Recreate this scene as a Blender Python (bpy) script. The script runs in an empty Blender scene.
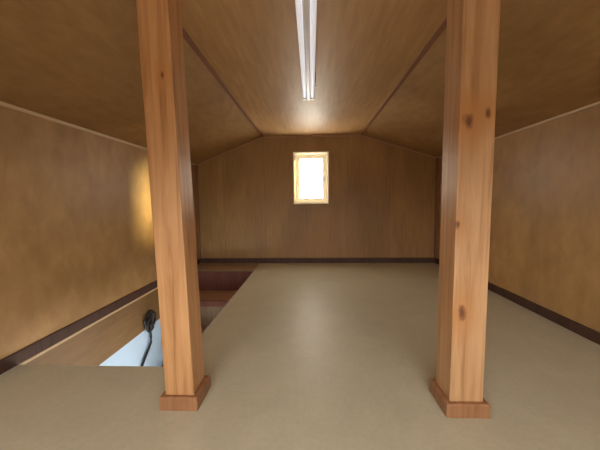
import bpy, bmesh, math, random
from mathutils import Vector, Matrix
random.seed(3)
scn = bpy.context.scene
C = scn.collection

# ---------------------------------------------------------------- dimensions (metres)
XL, XR, YB, YF = -1.276, 1.360, -0.70, 3.167
ZC, ZWL, ZWR = 1.397, 1.105, 1.138
C1, C2 = -0.527, 0.542
HX, HY0, HY1 = -0.580, 1.130, 2.789      # stair opening
SD = -0.277                              # underside of the loft floor
ZLOW = -2.40
T = 0.10                                 # wall thickness

# ---------------------------------------------------------------- mesh helpers
def bm_box(bm, x0, x1, y0, y1, z0, z1):
    m = Matrix.Translation(((x0+x1)/2, (y0+y1)/2, (z0+z1)/2)) @ Matrix.Diagonal((x1-x0, y1-y0, z1-z0, 1))
    return bmesh.ops.create_cube(bm, size=1, matrix=m)['verts']

def bm_prism(bm, pts, axis, a, b):
    """extrude a closed 2D outline along an axis: axis 'y' -> pts are (x, z); 'x' -> pts are (y, z)"""
    def P(p, t):
        return (p[0], t, p[1]) if axis == 'y' else (t, p[0], p[1])
    v0 = [bm.verts.new(P(p, a)) for p in pts]
    v1 = [bm.verts.new(P(p, b)) for p in pts]
    n = len(pts)
    bm.faces.new(v0); bm.faces.new(v1[::-1])
    for i in range(n):
        bm.faces.new((v0[i], v1[i], v1[(i+1) % n], v0[(i+1) % n]))

def bm_cyl(bm, p0, p1, r, seg=20):
    p0, p1 = Vector(p0), Vector(p1)
    d = p1-p0
    q = d.to_track_quat('Z', 'Y').to_matrix().to_4x4()
    bmesh.ops.create_cone(bm, cap_ends=True, segments=seg, radius1=r, radius2=r, depth=d.length,
                          matrix=Matrix.Translation((p0+p1)/2) @ q)

def bm_tube(bm, pts, r, seg=10):
    pts = [Vector(p) for p in pts]
    rings = []
    up = Vector((0.13, 0.31, 0.94)).normalized()
    for i, p in enumerate(pts):
        t = (pts[min(i+1, len(pts)-1)] - pts[max(i-1, 0)]).normalized()
        a = t.cross(up)
        if a.length < 1e-3: a = t.cross(Vector((1, 0, 0)))
        a.normalize(); b = t.cross(a).normalized()
        rings.append([bm.verts.new(p + r*(math.cos(k*2*math.pi/seg)*a + math.sin(k*2*math.pi/seg)*b)) for k in range(seg)])
    for i in range(len(rings)-1):
        for k in range(seg):
            bm.faces.new((rings[i][k], rings[i][(k+1) % seg], rings[i+1][(k+1) % seg], rings[i+1][k]))
    bm.faces.new(rings[0]); bm.faces.new(rings[-1][::-1])

def obj(name, bm, mat, parent=None, bevel=0, smooth=False):
    bmesh.ops.recalc_face_normals(bm, faces=bm.faces)
    me = bpy.data.meshes.new(name); bm.to_mesh(me); bm.free()
    o = bpy.data.objects.new(name, me); C.objects.link(o)
    me.materials.append(mat)
    if smooth:
        for p in me.polygons: p.use_smooth = True
    if parent: o.parent = parent
    if bevel:
        m = o.modifiers.new('bevel', 'BEVEL'); m.width = bevel; m.segments = 3; m.limit_method = 'ANGLE'
    return o

def thing(name, label, cat, loc, group=None):
    o = bpy.data.objects.new(name, None); C.objects.link(o); o.empty_display_size = .05
    o.location = loc; o['label'] = label; o['category'] = cat
    if group: o['group'] = group
    return o

def struct(name, bm, mat, parent=None, bevel=0, smooth=False):
    o = obj(name, bm, mat, parent, bevel, smooth)
    if parent is None: o['kind'] = 'structure'
    return o

# ---------------------------------------------------------------- materials
def new_mat(name):
    m = bpy.data.materials.new(name); m.use_nodes = True
    return m, m.node_tree, m.node_tree.nodes['Principled BSDF']

def plain(name, col, rough=.5, **kw):
    m, nt, b = new_mat(name)
    b.inputs['Base Color'].default_value = (*col, 1); b.inputs['Roughness'].default_value = rough
    for k, v in kw.items(): b.inputs[k.replace('_', ' ')].default_value = v
    return m

def noise(nt, vec, scale, detail=4, rough=.5, dist=0):
    n = nt.nodes.new('ShaderNodeTexNoise'); n.inputs['Scale'].default_value = scale
    n.inputs['Detail'].default_value = detail; n.inputs['Roughness'].default_value = rough
    n.inputs['Distortion'].default_value = dist
    nt.links.new(vec, n.inputs['Vector']); return n.outputs['Fac']

def mapped(nt, scale, coord='Object', rot=(0, 0, 0)):
    t = nt.nodes.new('ShaderNodeTexCoord'); m = nt.nodes.new('ShaderNodeMapping')
    m.inputs['Scale'].default_value = scale; m.inputs['Rotation'].default_value = rot
    nt.links.new(t.outputs[coord], m.inputs['Vector']); return m.outputs['Vector']

def ramp(nt, fac, stops):
    r = nt.nodes.new('ShaderNodeValToRGB'); e = r.color_ramp.elements
    while len(e) < len(stops): e.new(.5)
    for i, (p, c) in enumerate(stops): e[i].position = p; e[i].color = (*c, 1)
    nt.links.new(fac, r.inputs['Fac']); return r.outputs['Color']

def mix(nt, a, b, fac, mode='MIX'):
    m = nt.nodes.new('ShaderNodeMix'); m.data_type = 'RGBA'; m.blend_type = mode
    for s, v in ((m.inputs['Factor'], fac), (m.inputs['A'], a), (m.inputs['B'], b)):
        if isinstance(v, (int, float)): s.default_value = v
        elif isinstance(v, tuple): s.default_value = (*v, 1)
        else: nt.links.new(v, s)
    return m.outputs['Result']

def math_n(nt, op, a, b=0.0, clamp=False):
    m = nt.nodes.new('ShaderNodeMath'); m.operation = op; m.use_clamp = clamp
    for s, v in ((m.inputs[0], a), (m.inputs[1], b)):
        if isinstance(v, (int, float)): s.default_value = v
        else: nt.links.new(v, s)
    return m.outputs[0]

def scale_c(c, k): return tuple(x*k for x in c)

def plywood(name, col, grain, rough=.4, mottle=.35, seams=None, spec=.5):
    """lauan plywood: long fine grain plus broad cloudy figure. grain = scale vector (small along the grain)"""
    m, nt, b = new_mat(name)
    v1 = mapped(nt, grain)
    fine = noise(nt, v1, 6, 5, .6, .3)
    v2 = mapped(nt, tuple(.25 + g*.06 for g in grain))
    broad = noise(nt, v2, 2.6, 3, .55, 1.2)
    c1 = ramp(nt, fine, [(.28, (col[0]*.86, col[1]*.80, col[2]*.72)), (.72, scale_c(col, 1.12))])
    c2 = ramp(nt, broad, [(.25, (1-mottle, 1-mottle*1.1, 1-mottle*1.2)), (.75, (1.0, 1.0, 1.0))])
    c = mix(nt, c1, c2, 1.0, 'MULTIPLY')
    if seams:                                           # fine butt joints between sheets
        axis, period, off = seams
        t = nt.nodes.new('ShaderNodeTexCoord'); s = nt.nodes.new('ShaderNodeSeparateXYZ')
        nt.links.new(t.outputs['Object'], s.inputs[0])
        q = math_n(nt, 'PINGPONG', math_n(nt, 'ADD', s.outputs[axis], off), period/2)
        k = math_n(nt, 'LESS_THAN', q, .0022)
        c = mix(nt, c, scale_c(col, .45), math_n(nt, 'MULTIPLY', k, .6))
    nt.links.new(c, b.inputs['Base Color'])
    r = ramp(nt, broad, [(.2, (rough*.9,)*3), (.8, (rough*1.15,)*3)])
    nt.links.new(r, b.inputs['Roughness'])
    b.inputs['Specular IOR Level'].default_value = spec
    bp = nt.nodes.new('ShaderNodeBump'); bp.inputs['Strength'].default_value = .06; bp.inputs['Distance'].default_value = .003
    nt.links.new(fine, bp.inputs['Height']); nt.links.new(bp.outputs[0], b.inputs['Normal'])
    return m

def timber(name, col, knots=(), rough=.42):
    """solid post timber, grain along local Z, with knots (x, y, z, radius) in local metres"""
    m, nt, b = new_mat(name)
    v = mapped(nt, (26, 26, 1.3))
    g = noise(nt, v, 1.6, 5, .6, .6)
    g2 = noise(nt, mapped(nt, (5, 5, .8)), 1.6, 3, .5, .8)
    c = ramp(nt, g, [(.3, (col[0]*.68, col[1]*.58, col[2]*.46)), (.5, col), (.72, (col[0]*1.16, col[1]*1.22, col[2]*1.3))])
    c = mix(nt, c, ramp(nt, g2, [(.3, (.80, .72, .66)), (.7, (1, 1, 1))]), 1.0, 'MULTIPLY')
    t = nt.nodes.new('ShaderNodeTexCoord')
    wob = nt.nodes.new('ShaderNodeTexNoise'); wob.inputs['Scale'].default_value = 40
    nt.links.new(t.outputs['Object'], wob.inputs['Vector'])
    for (kx, ky, kz, kr) in knots:
        vm = nt.nodes.new('ShaderNodeVectorMath'); vm.operation = 'SUBTRACT'
        nt.links.new(t.outputs['Object'], vm.inputs[0]); vm.inputs[1].default_value = (kx, ky, kz)
        sc = nt.nodes.new('ShaderNodeVectorMath'); sc.operation = 'MULTIPLY'
        nt.links.new(vm.outputs[0], sc.inputs[0]); sc.inputs[1].default_value = (1, 1, .55)
        ln = nt.nodes.new('ShaderNodeVectorMath'); ln.operation = 'LENGTH'
        nt.links.new(sc.outputs[0], ln.inputs[0])
        d = math_n(nt, 'ADD', ln.outputs['Value'], math_n(nt, 'MULTIPLY', math_n(nt, 'SUBTRACT', wob.outputs['Fac'], .5), kr*1.2))
        halo = math_n(nt, 'SUBTRACT', 1.0, math_n(nt, 'DIVIDE', d, kr*4.5), True)
        core = math_n(nt, 'MULTIPLY', math_n(nt, 'SUBTRACT', 1.0, math_n(nt, 'DIVIDE', d, kr), True), 1.6, True)
        c = mix(nt, c, (col[0]*.80, col[1]*.60, col[2]*.38), math_n(nt, 'MULTIPLY', halo, .85))
        c = mix(nt, c, (col[0]*.28, col[1]*.17, col[2]*.12), core)
    nt.links.new(c, b.inputs['Base Color'])
    b.inputs['Roughness'].default_value = rough
    bp = nt.nodes.new('ShaderNodeBump'); bp.inputs['Strength'].default_value = .12; bp.inputs['Distance'].default_value = .002
    nt.links.new(g, bp.inputs['Height']); nt.links.new(bp.outputs[0], b.inputs['Normal'])
    return m

def vinyl(name, col):
    m, nt, b = new_mat(name)
    v = mapped(nt, (1, 1, 1))
    a = noise(nt, v, 5, 5, .65, .8); f = noise(nt, v, 60, 4, .7)
    c = ramp(nt, a, [(.3, scale_c(col, .93)), (.7, scale_c(col, 1.05))])
    c = mix(nt, c, ramp(nt, f, [(.35, (.93, .93, .92)), (.65, (1, 1, 1))]), 1.0, 'MULTIPLY')
    nt.links.new(c, b.inputs['Base Color'])
    r = ramp(nt, a, [(.2, (.38,)*3), (.8, (.48,)*3)])
    nt.links.new(r, b.inputs['Roughness']); b.inputs['Specular IOR Level'].default_value = .36
    bp = nt.nodes.new('ShaderNodeBump'); bp.inputs['Strength'].default_value = .05; bp.inputs['Distance'].default_value = .002
    nt.links.new(f, bp.inputs['Height']); nt.links.new(bp.outputs[0], b.inputs['Normal'])
    return m

WALL = (.60, .385, .170)
M = {}
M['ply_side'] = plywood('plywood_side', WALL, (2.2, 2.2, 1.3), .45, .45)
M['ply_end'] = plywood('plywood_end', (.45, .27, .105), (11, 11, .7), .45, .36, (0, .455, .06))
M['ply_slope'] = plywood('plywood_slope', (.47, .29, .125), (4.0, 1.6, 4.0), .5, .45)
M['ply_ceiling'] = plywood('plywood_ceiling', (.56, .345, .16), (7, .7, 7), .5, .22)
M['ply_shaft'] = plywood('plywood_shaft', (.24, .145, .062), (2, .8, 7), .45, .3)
M['floor'] = vinyl('cushion_vinyl', (.635, .60, .455))
M['base'] = timber('dark_skirting', (.080, .038, .026), (), .6)
M['trim_dark'] = plain('trim_red_brown', (.24, .10, .05), .5)
M['trim_pale'] = plain('trim_pale_wood', (.62, .46, .27), .45)
M['window_wood'] = plain('window_pale_wood', (.86, .79, .64), .5)
M['trim_mid'] = plain('trim_mid_brown', (.46, .25, .135), .45)
M['sash'] = plain('aluminium_sash', (.55, .53, .50), .4, Metallic=.2)
M['white'] = plain('lower_wallpaper', (.50, .67, .90), .8)  # bluish daylight on the white wall is put into this colour
M['tread'] = timber('stair_tread', (.42, .25, .15), (), .6)
M['riser_brown'] = timber('stair_riser_brown', (.20, .125, .07), (), .7)
M['stairhead'] = timber('stairhead_strip', (.44, .33, .21), (), .4)
M['riser'] = timber('stair_riser', (.13, .034, .020), (), .75)
M['lamp_body'] = plain('lamp_enamel', (.83, .83, .85), .35)
M['lamp_end'] = plain('lamp_socket', (.80, .79, .78), .4)
M['black'] = plain('black_rubber', (.012, .012, .014), .45)
M['plaster'] = plain('lower_ceiling', (.8, .8, .78), .85)
g, nt, b = new_mat('pane_glass')
nt.nodes.remove(b)
tr = nt.nodes.new('ShaderNodeBsdfTransparent'); gl = nt.nodes.new('ShaderNodeBsdfGlossy'); gl.inputs['Roughness'].default_value = .02
mx = nt.nodes.new('ShaderNodeMixShader')
mx.inputs[0].default_value = .06; nt.links.new(tr.outputs[0], mx.inputs[1]); nt.links.new(gl.outputs[0], mx.inputs[2])
nt.links.new(mx.outputs[0], nt.nodes['Material Output'].inputs[0])
M['glass'] = g
# fluorescent tube, faint emission added to brighten it
m, nt, b = new_mat('tube_glass')
b.inputs['Base Color'].default_value = (.9, .9, .92, 1); b.inputs['Roughness'].default_value = .25
b.inputs['Emission Color'].default_value = (.92, .92, 1, 1); b.inputs['Emission Strength'].default_value = .30
M['tube'] = m

# ---------------------------------------------------------------- room shell
# floor slab with the stair opening cut out
bm = bmesh.new()
for x0, x1, y0, y1 in ((XL, XR, YB, HY0), (XL, XR, HY1, YF), (HX, XR, HY0, HY1)):
    bm_box(bm, x0, x1, y0, y1, -.02, 0)
struct('floor', bm, M['floor'])
# floor thickness around the opening (lining boards) and underside
bm = bmesh.new()
for x0, x1, y0, y1 in ((XL, XR, YB, HY0-.018), (XL, XR, HY1+.018, YF), (HX+.018, XR, HY0-.018, HY1+.018)):
    bm_box(bm, x0, x1, y0, y1, SD, -.02)
struct('ceiling_lower', bm, M['plaster'])
bm = bmesh.new()
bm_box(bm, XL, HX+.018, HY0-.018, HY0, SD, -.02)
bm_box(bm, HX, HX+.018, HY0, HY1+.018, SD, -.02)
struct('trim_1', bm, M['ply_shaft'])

# left wall: plywood above, lining to the slab underside inside the opening
bm = bmesh.new(); bm_box(bm, XL-T, XL, YB-T, YF+T, 0, ZWL+.02); struct('wall_left', bm, M['ply_side'])
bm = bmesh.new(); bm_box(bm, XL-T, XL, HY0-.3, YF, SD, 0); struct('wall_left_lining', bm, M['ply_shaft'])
bm = bmesh.new(); bm_box(bm, XR, XR+T, YB-T, YF+T, SD, ZWR+.02); struct('wall_right', bm, M['ply_side'])

def gable(name, y0, y1, win, mat):
    """end wall following the roof line with a window hole (x0, x1, z0, z1)"""
    wx0, wx1, wz0, wz1 = win
    bm = bmesh.new()
    def zr(x):
        if x <= C1: return ZWL + (x-XL)/(C1-XL)*(ZC-ZWL)
        if x >= C2: return ZWR + (XR-x)/(XR-C2)*(ZC-ZWR)
        return ZC
    e = .03
    bm_prism(bm, [(XL, SD), (wx0, SD), (wx0, zr(wx0)+e)] + ([(C1, ZC+e)] if wx0 > C1 else []) + [(XL, ZWL+e)], 'y', y0, y1)
    bm_prism(bm, [(wx1, SD), (XR, SD), (XR, ZWR+e)] + ([(C2, ZC+e)] if wx1 < C2 else []) + [(wx1, zr(wx1)+e)], 'y', y0, y1)
    bm_prism(bm, [(wx0, SD), (wx1, SD), (wx1, wz0), (wx0, wz0)], 'y', y0, y1)
    top = [(wx0, wz1), (wx1, wz1), (wx1, zr(wx1)+e)]
    if wx1 > C2: top.append((C2, ZC+e))
    if wx0 < C1: top.append((C1, ZC+e))
    top.append((wx0, zr(wx0)+e))
    bm_prism(bm, top, 'y', y0, y1)
    return struct(name, bm, mat)
W1 = (-.188, .186, .664, 1.217)
W2 = (-.95, .95, .45, 1.04)
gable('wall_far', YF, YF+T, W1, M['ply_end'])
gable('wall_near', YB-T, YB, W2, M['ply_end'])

# ceiling: flat strip and two slopes
bm = bmesh.new(); bm_box(bm, C1, C2, YB-T, YF+T, ZC, ZC+.06); struct('ceiling', bm, M['ply_ceiling'])
bm = bmesh.new(); bm_prism(bm, [(XL-T, ZWL-T*(ZC-ZWL)/(C1-XL)), (C1, ZC), (C1, ZC+.06), (XL-T, ZWL+.05)], 'y', YB-T, YF+T)
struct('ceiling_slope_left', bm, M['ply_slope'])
bm = bmesh.new(); bm_prism(bm, [(XR+T, ZWR-T*(ZC-ZWR)/(XR-C2)), (C2, ZC), (C2, ZC+.06), (XR+T, ZWR+.05)], 'y', YB-T, YF+T)
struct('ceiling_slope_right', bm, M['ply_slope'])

# skirting boards
BH = .056
bm = bmesh.new(); bm_box(bm, XL, XL+.010, YB, YF, 0, BH); struct('baseboard_left', bm, M['base'], bevel=.002)
bm = bmesh.new(); bm_box(bm, XR-.010, XR, YB, YF, 0, BH); struct('baseboard_right', bm, M['base'], bevel=.002)
bm = bmesh.new(); bm_box(bm, XL+.010, XR-.010, YF-.010, YF, 0, BH); struct('baseboard_far', bm, M['base'], bevel=.002)
bm = bmesh.new(); bm_box(bm, XL+.010, XR-.010, YB, YB+.010, 0, BH); struct('baseboard_near', bm, M['base'], bevel=.002)

# battens over the ceiling joints
n = 1
def trim(bm, mat):
    global n
    n += 1
    return struct('trim_%d' % n, bm, mat, bevel=.0015)
sl = (ZC-ZWL)/(C1-XL); sr = (ZC-ZWR)/(XR-C2)
w = .011
bm = bmesh.new(); bm_prism(bm, [(C1-w, ZC-w*sl+.001), (C1-w, ZC-w*sl-.006), (C1, ZC-.007), (C1+w, ZC-.006), (C1+w, ZC+.001)], 'y', YB, YF-.012); trim(bm, M['trim_dark'])
bm = bmesh.new(); bm_prism(bm, [(C2+w, ZC-w*sr+.001), (C2+w, ZC-w*sr-.006), (C2, ZC-.007), (C2-w, ZC-.006), (C2-w, ZC+.001)], 'y', YB, YF-.012); trim(bm, M['trim_dark'])
# pale battens where the slopes meet the side walls
bm = bmesh.new(); bm_prism(bm, [(XL, ZWL-.010), (XL+.009, ZWL-.010), (XL+.013, ZWL+.013*sl), (XL, ZWL+.001)], 'y', YB, YF-.012); trim(bm, M['trim_pale'])
bm = bmesh.new(); bm_prism(bm, [(XR, ZWR-.008), (XR-.008, ZWR-.008), (XR-.011, ZWR+.011*sr), (XR, ZWR+.001)], 'y', YB, YF-.012); trim(bm, M['trim_pale'])
# batten following the roof line on the far wall
h = .018
bm = bmesh.new()
bm_prism(bm, [(XL, ZWL-h), (C1, ZC-h), (C2, ZC-h), (XR, ZWR-h), (XR, ZWR), (C2, ZC), (C1, ZC), (XL, ZWL)], 'y', YF-.011, YF)
trim(bm, M['trim_mid'])
# corner posts of the far wall
bm = bmesh.new(); bm_box(bm, XL, XL+.022, YF-.034, YF-.011, BH, ZWL-.008); trim(bm, M['trim_dark'])
bm = bmesh.new(); bm_box(bm, XR-.022, XR, YF-.034, YF-.011, BH, ZWR-.006); trim(bm, M['trim_dark'])
# thin brown strip along the head of the stairs, edging of the stair opening
bm = bmesh.new(); bm_box(bm, XL+.011, HX, HY1, YF-.0105, 0, .003); trim(bm, M['stairhead'])
bm = bmesh.new(); bm_box(bm, XL, XL+.010, HY0, HY1, -.014, -.001); trim(bm, M['trim_pale'])
bm = bmesh.new(); bm_box(bm, HX, HX+.004, HY0, HY1, -.022, .0015); trim(bm, M['sash'])

# ---------------------------------------------------------------- windows
def window(name, win, ywall, sgn, fr=.030, sash=.034, o=.018):
    """sgn = +1: outside lies towards +y"""
    x0, x1, z0, z1 = win
    def Y(a, b): return (min(ywall+sgn*a, ywall+sgn*b), max(ywall+sgn*a, ywall+sgn*b))
    root = bpy.data.objects.new(name, None); C.objects.link(root); root['kind'] = 'structure'; root.empty_display_size = .05
    bm = bmesh.new()
    a, b_ = Y(-.014, .0)
    # architrave
    for q in ((x0-o, x0+.004, z0-o, z1+o), (x1-.004, x1+o, z0-o, z1+o), (x0+.004, x1-.004, z0-o, z0+.004), (x0+.004, x1-.004, z1-.004, z1+o)):
        bm_box(bm, q[0], q[1], a, b_, q[2], q[3])
    obj('window_frame', bm, M['window_wood'], root, bevel=.002)
    bm = bmesh.new(); a, b_ = Y(0, .095)
    for q in ((x0, x0+.012, z0, z1), (x1-.012, x1, z0, z1), (x0+.012, x1-.012, z0, z0+.012), (x0+.012, x1-.012, z1-.012, z1)):
        bm_box(bm, q[0], q[1], a, b_, q[2], q[3])
    obj('window_jamb', bm, M['window_wood'], root)
    bm = bmesh.new(); a, b_ = Y(.064, .090); s0 = .012
    for q in ((x0+s0, x0+s0+sash, z0+s0, z1-s0), (x1-s0-sash, x1-s0, z0+s0, z1-s0), (x0+s0+sash, x1-s0-sash, z0+s0, z0+s0+sash), (x0+s0+sash, x1-s0-sash, z1-s0-sash, z1-s0)):
        bm_box(bm, q[0], q[1], a, b_, q[2], q[3])
    s = obj('sash', bm, M['window_wood'], root, bevel=.002)
    bm = bmesh.new(); a, b_ = Y(.075, .079)
    bm_box(bm, x0+s0+sash-.004, x1-s0-sash+.004, a, b_, z0+s0+sash-.004, z1-s0-sash+.004)
    obj('pane', bm, M['glass'], s)
    bm = bmesh.new(); a, b_ = Y(.050, .064)
    xm = x1-s0-sash/2
    zc = (z0+z1)/2
    bm_box(bm, xm-.006, xm+.006, a, b_, zc-.03, zc+.03)
    obj('latch', bm, M['sash'], s, bevel=.003)
    return root
window('window_1', W1, YF, 1, o=.008, sash=.046)
window('window_2', W2, YB, -1)

# ---------------------------------------------------------------- the room below the stair opening
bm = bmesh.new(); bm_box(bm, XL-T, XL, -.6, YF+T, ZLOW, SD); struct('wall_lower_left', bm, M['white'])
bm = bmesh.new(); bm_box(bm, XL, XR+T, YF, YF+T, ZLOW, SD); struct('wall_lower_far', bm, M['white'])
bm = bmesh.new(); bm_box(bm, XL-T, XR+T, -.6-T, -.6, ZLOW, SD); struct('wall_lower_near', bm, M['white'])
LW = (0.0, 2.9, -1.90, -.40)              # window hole (y0, y1, z0, z1) in the lower right wall
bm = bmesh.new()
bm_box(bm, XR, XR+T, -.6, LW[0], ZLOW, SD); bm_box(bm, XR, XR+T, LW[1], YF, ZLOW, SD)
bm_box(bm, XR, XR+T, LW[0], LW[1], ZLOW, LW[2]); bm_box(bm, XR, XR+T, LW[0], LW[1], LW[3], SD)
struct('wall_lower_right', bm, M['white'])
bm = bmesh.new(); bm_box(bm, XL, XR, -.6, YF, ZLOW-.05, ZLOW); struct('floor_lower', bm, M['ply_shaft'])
root = bpy.data.objects.new('window_3', None); C.objects.link(root); root['kind'] = 'structure'
bm = bmesh.new()
for q in ((LW[0], LW[0]+.04, LW[2], LW[3]), (LW[1]-.04, LW[1], LW[2], LW[3]), (LW[0]+.04, LW[1]-.04, LW[2], LW[2]+.04),
          (LW[0]+.04, LW[1]-.04, LW[3]-.04, LW[3]), ((LW[0]+LW[1])/2-.02, (LW[0]+LW[1])/2+.02, LW[2]+.04, LW[3]-.04)):
    bm_box(bm, XR+.03, XR+.07, q[0], q[1], q[2], q[3])
obj('window_frame', bm, M['sash'], root, bevel=.002)
for ya, yb in ((LW[0]+.04, (LW[0]+LW[1])/2-.02), ((LW[0]+LW[1])/2+.02, LW[1]-.04)):
    bm = bmesh.new(); bm_box(bm, XR+.048, XR+.052, ya, yb, LW[2]+.04, LW[3]-.04); obj('pane', bm, M['glass'], root)

# ---------------------------------------------------------------- staircase going down towards the viewer
st = thing('staircase', 'dark red-brown wooden staircase going down through the floor opening by the left wall', 'staircase', ((XL+HX)/2, HY1, -.21))
ox, oy, oz = st.location
RISE, GO, TH = .245, .20, .045
z = -.197; yb = HY1
first_depth = .275
steps = 9
bm = bmesh.new(); bm_box(bm, XL-ox, HX-ox, 0.0, .018, SD+.001-oz, -.0-.0205-oz+.0)
obj('riser', bm, M['riser'], st)
bm = bmesh.new(); bm_box(bm, XL-ox+.010, HX-ox, -.012, .018, -.0204-oz, -.001-oz)
obj('landing_nosing', bm, M['riser'], st, bevel=.003)
for k in range(steps):
    d = first_depth if k == 0 else GO+.03
    yf = yb-(first_depth if k == 0 else GO)
    bm = bmesh.new(); bm_box(bm, XL-ox+.001, HX-.022-ox, yf-.022-oy, yb-oy-.0005, z-TH-oz, z-.001-oz)
    tr_ = obj('tread', bm, M['tread'], st)
    bm = bmesh.new(); bm_box(bm, XL-ox+.001, HX-.022-ox, yf-.034-oy, yf-.022-oy, z-TH-.010-oz, z-oz)
    obj('nosing', bm, M['riser'], tr_, bevel=.003)
    if k < steps-1:
        bm = bmesh.new(); bm_box(bm, XL-ox+.001, HX-.022-ox, yf-oy, yf+.012-oy, z-RISE-TH+.002-oz, z-TH-.001-oz)
        obj('riser', bm, M['riser_brown'], st)
    z -= RISE; yb = yf
bm = bmesh.new()
ys = HY1-first_depth; ye = ys-GO*(steps-1)
bm_prism(bm, [(HY1-oy, SD-oz-.001), (HY1-oy, -.197-.25-oz), (ye-.03-oy, ZLOW-oz), (ye-.12-oy, ZLOW-oz), (ye-.12-oy, -.197-RISE*(steps-1)-oz+.02), (ys-.04-oy, SD-oz-.001)], 'x', HX-.022-ox, HX-ox)
obj('stringer', bm, M['riser'], st)

# black cable coiled on the shaft wall with its loose end hanging down
cb = thing('electric_cable', 'black cable coiled against the stairwell wall with its end hanging down', 'cable', (XL, 2.10, -.28))
bm = bmesh.new()
pts = []
for i in range(90):
    a = i/90*2*math.pi*3.3
    r = .046 + .018*math.sin(i*.37)
    pts.append((.012+.010*(i/90)+.003*math.sin(i*.9), .008+r*math.cos(a)*1.1+.008*math.sin(i*.13), .052+r*1.25*math.sin(a)))
obj_c = obj('coil', (bm_tube(bm, pts, .0075, 8), bm)[1], M['black'], cb, smooth=True)
bm = bmesh.new()
bm_tube(bm, [(.020, .012, .045), (.018, .008, .01), (.016, .004, -.03), (.016, .008, -.075), (.016, .006, -.115), (.016, -.03, -.150), (.016, -.085, -.195), (.016, -.135, -.240), (.016, -.19, -.30), (.016, -.24, -.37)], .0088, 10)
obj('loose_end', bm, M['black'], cb, smooth=True)
bm = bmesh.new(); bm_box(bm, 0, .016, -.012, .026, .010, .075)
obj('clip', bm, M['black'], cb, bevel=.003)

# ---------------------------------------------------------------- the two posts
def post(x, y, w, lean, ztop, t, hb, mat, mat_base, label):
    root = thing('wooden_post', label, 'post', (x+w/2, y+w/2, 0), 'square timber posts holding up the roof')
    bm = bmesh.new()
    vs = bm_box(bm, -w/2, w/2, -w/2, w/2, 0.0, ztop)
    for v in vs:
        if v.co.z > .5: v.co.x += lean*ztop/1.2
    obj('shaft', bm, mat, root, bevel=.003)
    bm = bmesh.new()                                 # four mitred strips wrapped round the foot
    a = w/2+.0005; b_ = w/2+t
    prof = [(a, 0), (b_, 0), (b_, hb-.004), (b_-.004, hb), (a, hb)]
    cor = [(-1, -1), (1, -1), (1, 1), (-1, 1)]
    rings = [[bm.verts.new((sx*p, sy*p, zz)) for (p, zz) in prof] for sx, sy in cor]
    for i in range(4):
        A, B = rings[i], rings[(i+1) % 4]
        for k in range(len(prof)):
            j = (k+1) % len(prof)
            bm.faces.new((A[k], B[k], B[j], A[j]))
    obj('base_trim', bm, mat_base, root, bevel=.001)
    return root
PINE = (.60, .36, .185)
kn_r = KN_R = [(-.035, -.052, .925, .012), (-.022, -.052, .918, .014), (.030, -.052, .943, .010), (-.046, -.052, .613, .009), (-.024, -.052, .337, .015)]
M['post_r'] = timber('post_timber_knotty', PINE, KN_R)
M['post_l'] = timber('post_timber_clear', (.62, .345, .155), [(-.008, -.048, 1.08, .007)])
M['foot'] = timber('foot_trim_wood', (.36, .18, .085))
post(-.495, .894, .098, -.0276, 1.391, .0156, .046, M['post_l'], M['foot'], 'square pine post beside the stair opening, on the left, straight clear grain')
post(.439, .886, .1048, 0, 1.391, .0156, .046, M['post_r'], M['foot'], 'square pine post with several dark knots, on the right')

# ---------------------------------------------------------------- batten lamp on the flat ceiling
LX, LY0, LY1 = -.013, .62, 1.90
lamp = thing('ceiling_lamp', 'narrow white fluorescent batten lamp running along the flat ceiling', 'lamp', (LX, (LY0+LY1)/2, ZC))
L2 = (LY1-LY0)/2
bm = bmesh.new()
bm_prism(bm, [(-.036, 0), (-.036, -.010), (-.010, -.022), (-.010, -.058), (-.007, -.062), (.007, -.062), (.010, -.058), (.010, -.022), (.036, -.010), (.036, 0)], 'y', -L2, L2)
obj('housing', bm, M['lamp_body'], lamp)
for tx in (-.0245, .0245):
    bm = bmesh.new(); bm_cyl(bm, (tx, -L2+.026, -.046), (tx, L2-.026, -.046), .0115, 24)
    obj('tube', bm, M['tube'], lamp, smooth=False)
    for s in (-1, 1):
        bm = bmesh.new(); bm_box(bm, tx-.0135, tx+.0135, min(s*L2, s*(L2-.028)), max(s*L2, s*(L2-.028)), -.062, -.012)
        obj('socket', bm, M['lamp_end'], lamp, bevel=.003)
bm = bmesh.new(); bm_cyl(bm, (.040, L2-.26, -.004), (.040, L2-.26, -.062), .0016, 8); cord = obj('pull_cord', bm, M['black'], lamp)
bm = bmesh.new(); bm_cyl(bm, (.040, L2-.26, -.060), (.040, L2-.26, -.080), .0045, 12); obj('pull', bm, M['lamp_end'], cord)

# ---------------------------------------------------------------- daylight
w = bpy.data.worlds.new('daylight'); scn.world = w; w.use_nodes = True
bg = w.node_tree.nodes['Background']
wn = w.node_tree
tc = wn.nodes.new('ShaderNodeTexCoord'); sx = wn.nodes.new('ShaderNodeSeparateXYZ'); wn.links.new(tc.outputs['Generated'], sx.inputs[0])
mr = wn.nodes.new('ShaderNodeMapRange'); wn.links.new(sx.outputs['Z'], mr.inputs[0])
mr.inputs[1].default_value = -.03; mr.inputs[2].default_value = .16
wr = wn.nodes.new('ShaderNodeValToRGB'); wn.links.new(mr.outputs[0], wr.inputs[0])
wr.color_ramp.elements[0].color = (.26, .23, .19, 1); wr.color_ramp.elements[1].color = (1.0, .97, .93, 1)
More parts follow.
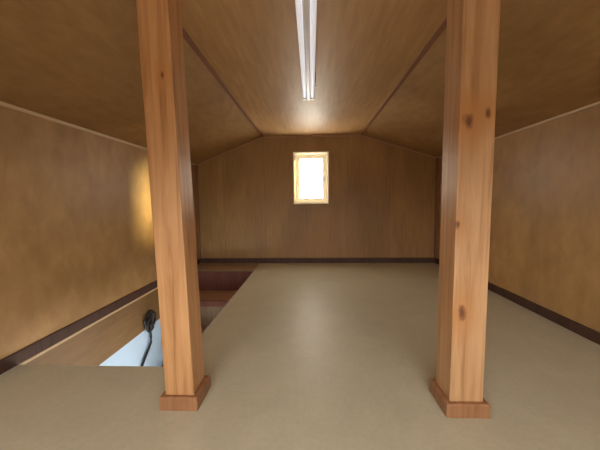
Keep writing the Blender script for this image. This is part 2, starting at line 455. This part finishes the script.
# world brightened on the far side, added to light the ceiling by the window
my = wn.nodes.new('ShaderNodeMapRange'); wn.links.new(sx.outputs['Y'], my.inputs[0]); my.inputs[1].default_value = -.1; my.inputs[2].default_value = .3
gm = wn.nodes.new('ShaderNodeMix'); gm.data_type = 'RGBA'; wn.links.new(my.outputs[0], gm.inputs['Factor'])
wn.links.new(wr.outputs[0], gm.inputs['A']); gm.inputs['B'].default_value = (1.3, 1.2, 1.02, 1)
wn.links.new(gm.outputs['Result'], bg.inputs[0]); bg.inputs[1].default_value = 9.0
def portal(name, loc, rot, sx, sy):
    l = bpy.data.lights.new(name, 'AREA'); l.shape = 'RECTANGLE'; l.size = sx; l.size_y = sy
    l.cycles.is_portal = True
    o = bpy.data.objects.new(name, l); C.objects.link(o); o.location = loc; o.rotation_euler = rot
portal('portal_far', (0, YF+T+.005, .94), (math.radians(-90), 0, 0), .36, .54)
portal('portal_near', (0, YB-T-.005, (W2[2]+W2[3])/2), (math.radians(90), 0, 0), W2[1]-W2[0], W2[3]-W2[2])
portal('portal_lower', (XR+T+.005, (LW[0]+LW[1])/2, (LW[2]+LW[3])/2), (0, math.radians(90), 0), 1.5, 2.9)
sun = bpy.data.lights.new('sun', 'SUN'); sun.energy = 12; sun.angle = math.radians(13); sun.color = (1, .74, .27)
so = bpy.data.objects.new('sun', sun); C.objects.link(so)
d = Vector((XL, 2.27, .69)) - Vector((0, YF+.05, .94))
so.rotation_euler = d.to_track_quat('-Z', 'Y').to_euler()

# ---------------------------------------------------------------- camera
F_PX, pitch, yaw, roll = 285.99, .083, .0403, -.0104
cy, sy, cp, sp = math.cos(yaw), math.sin(yaw), math.cos(pitch), math.sin(pitch)
F = Vector((-sy*cp, cy*cp, -sp)); R = Vector((cy, sy, 0)); U = R.cross(F)
R2 = math.cos(roll)*R + math.sin(roll)*U; U2 = -math.sin(roll)*R + math.cos(roll)*U
cam = bpy.data.cameras.new('camera'); cam.sensor_width = 36; cam.lens = F_PX/600*36; cam.clip_start = .02
co = bpy.data.objects.new('camera', cam); C.objects.link(co)
m = Matrix((R2, U2, -F)).transposed().to_4x4(); m.translation = Vector((0, 0, .69)); co.matrix_world = m
scn.camera = co

scn.view_settings.view_transform = 'Standard'; scn.view_settings.look = 'None'
scn.view_settings.gamma = 1; scn.view_settings.use_curve_mapping = False
scn.view_settings.exposure = 0.6
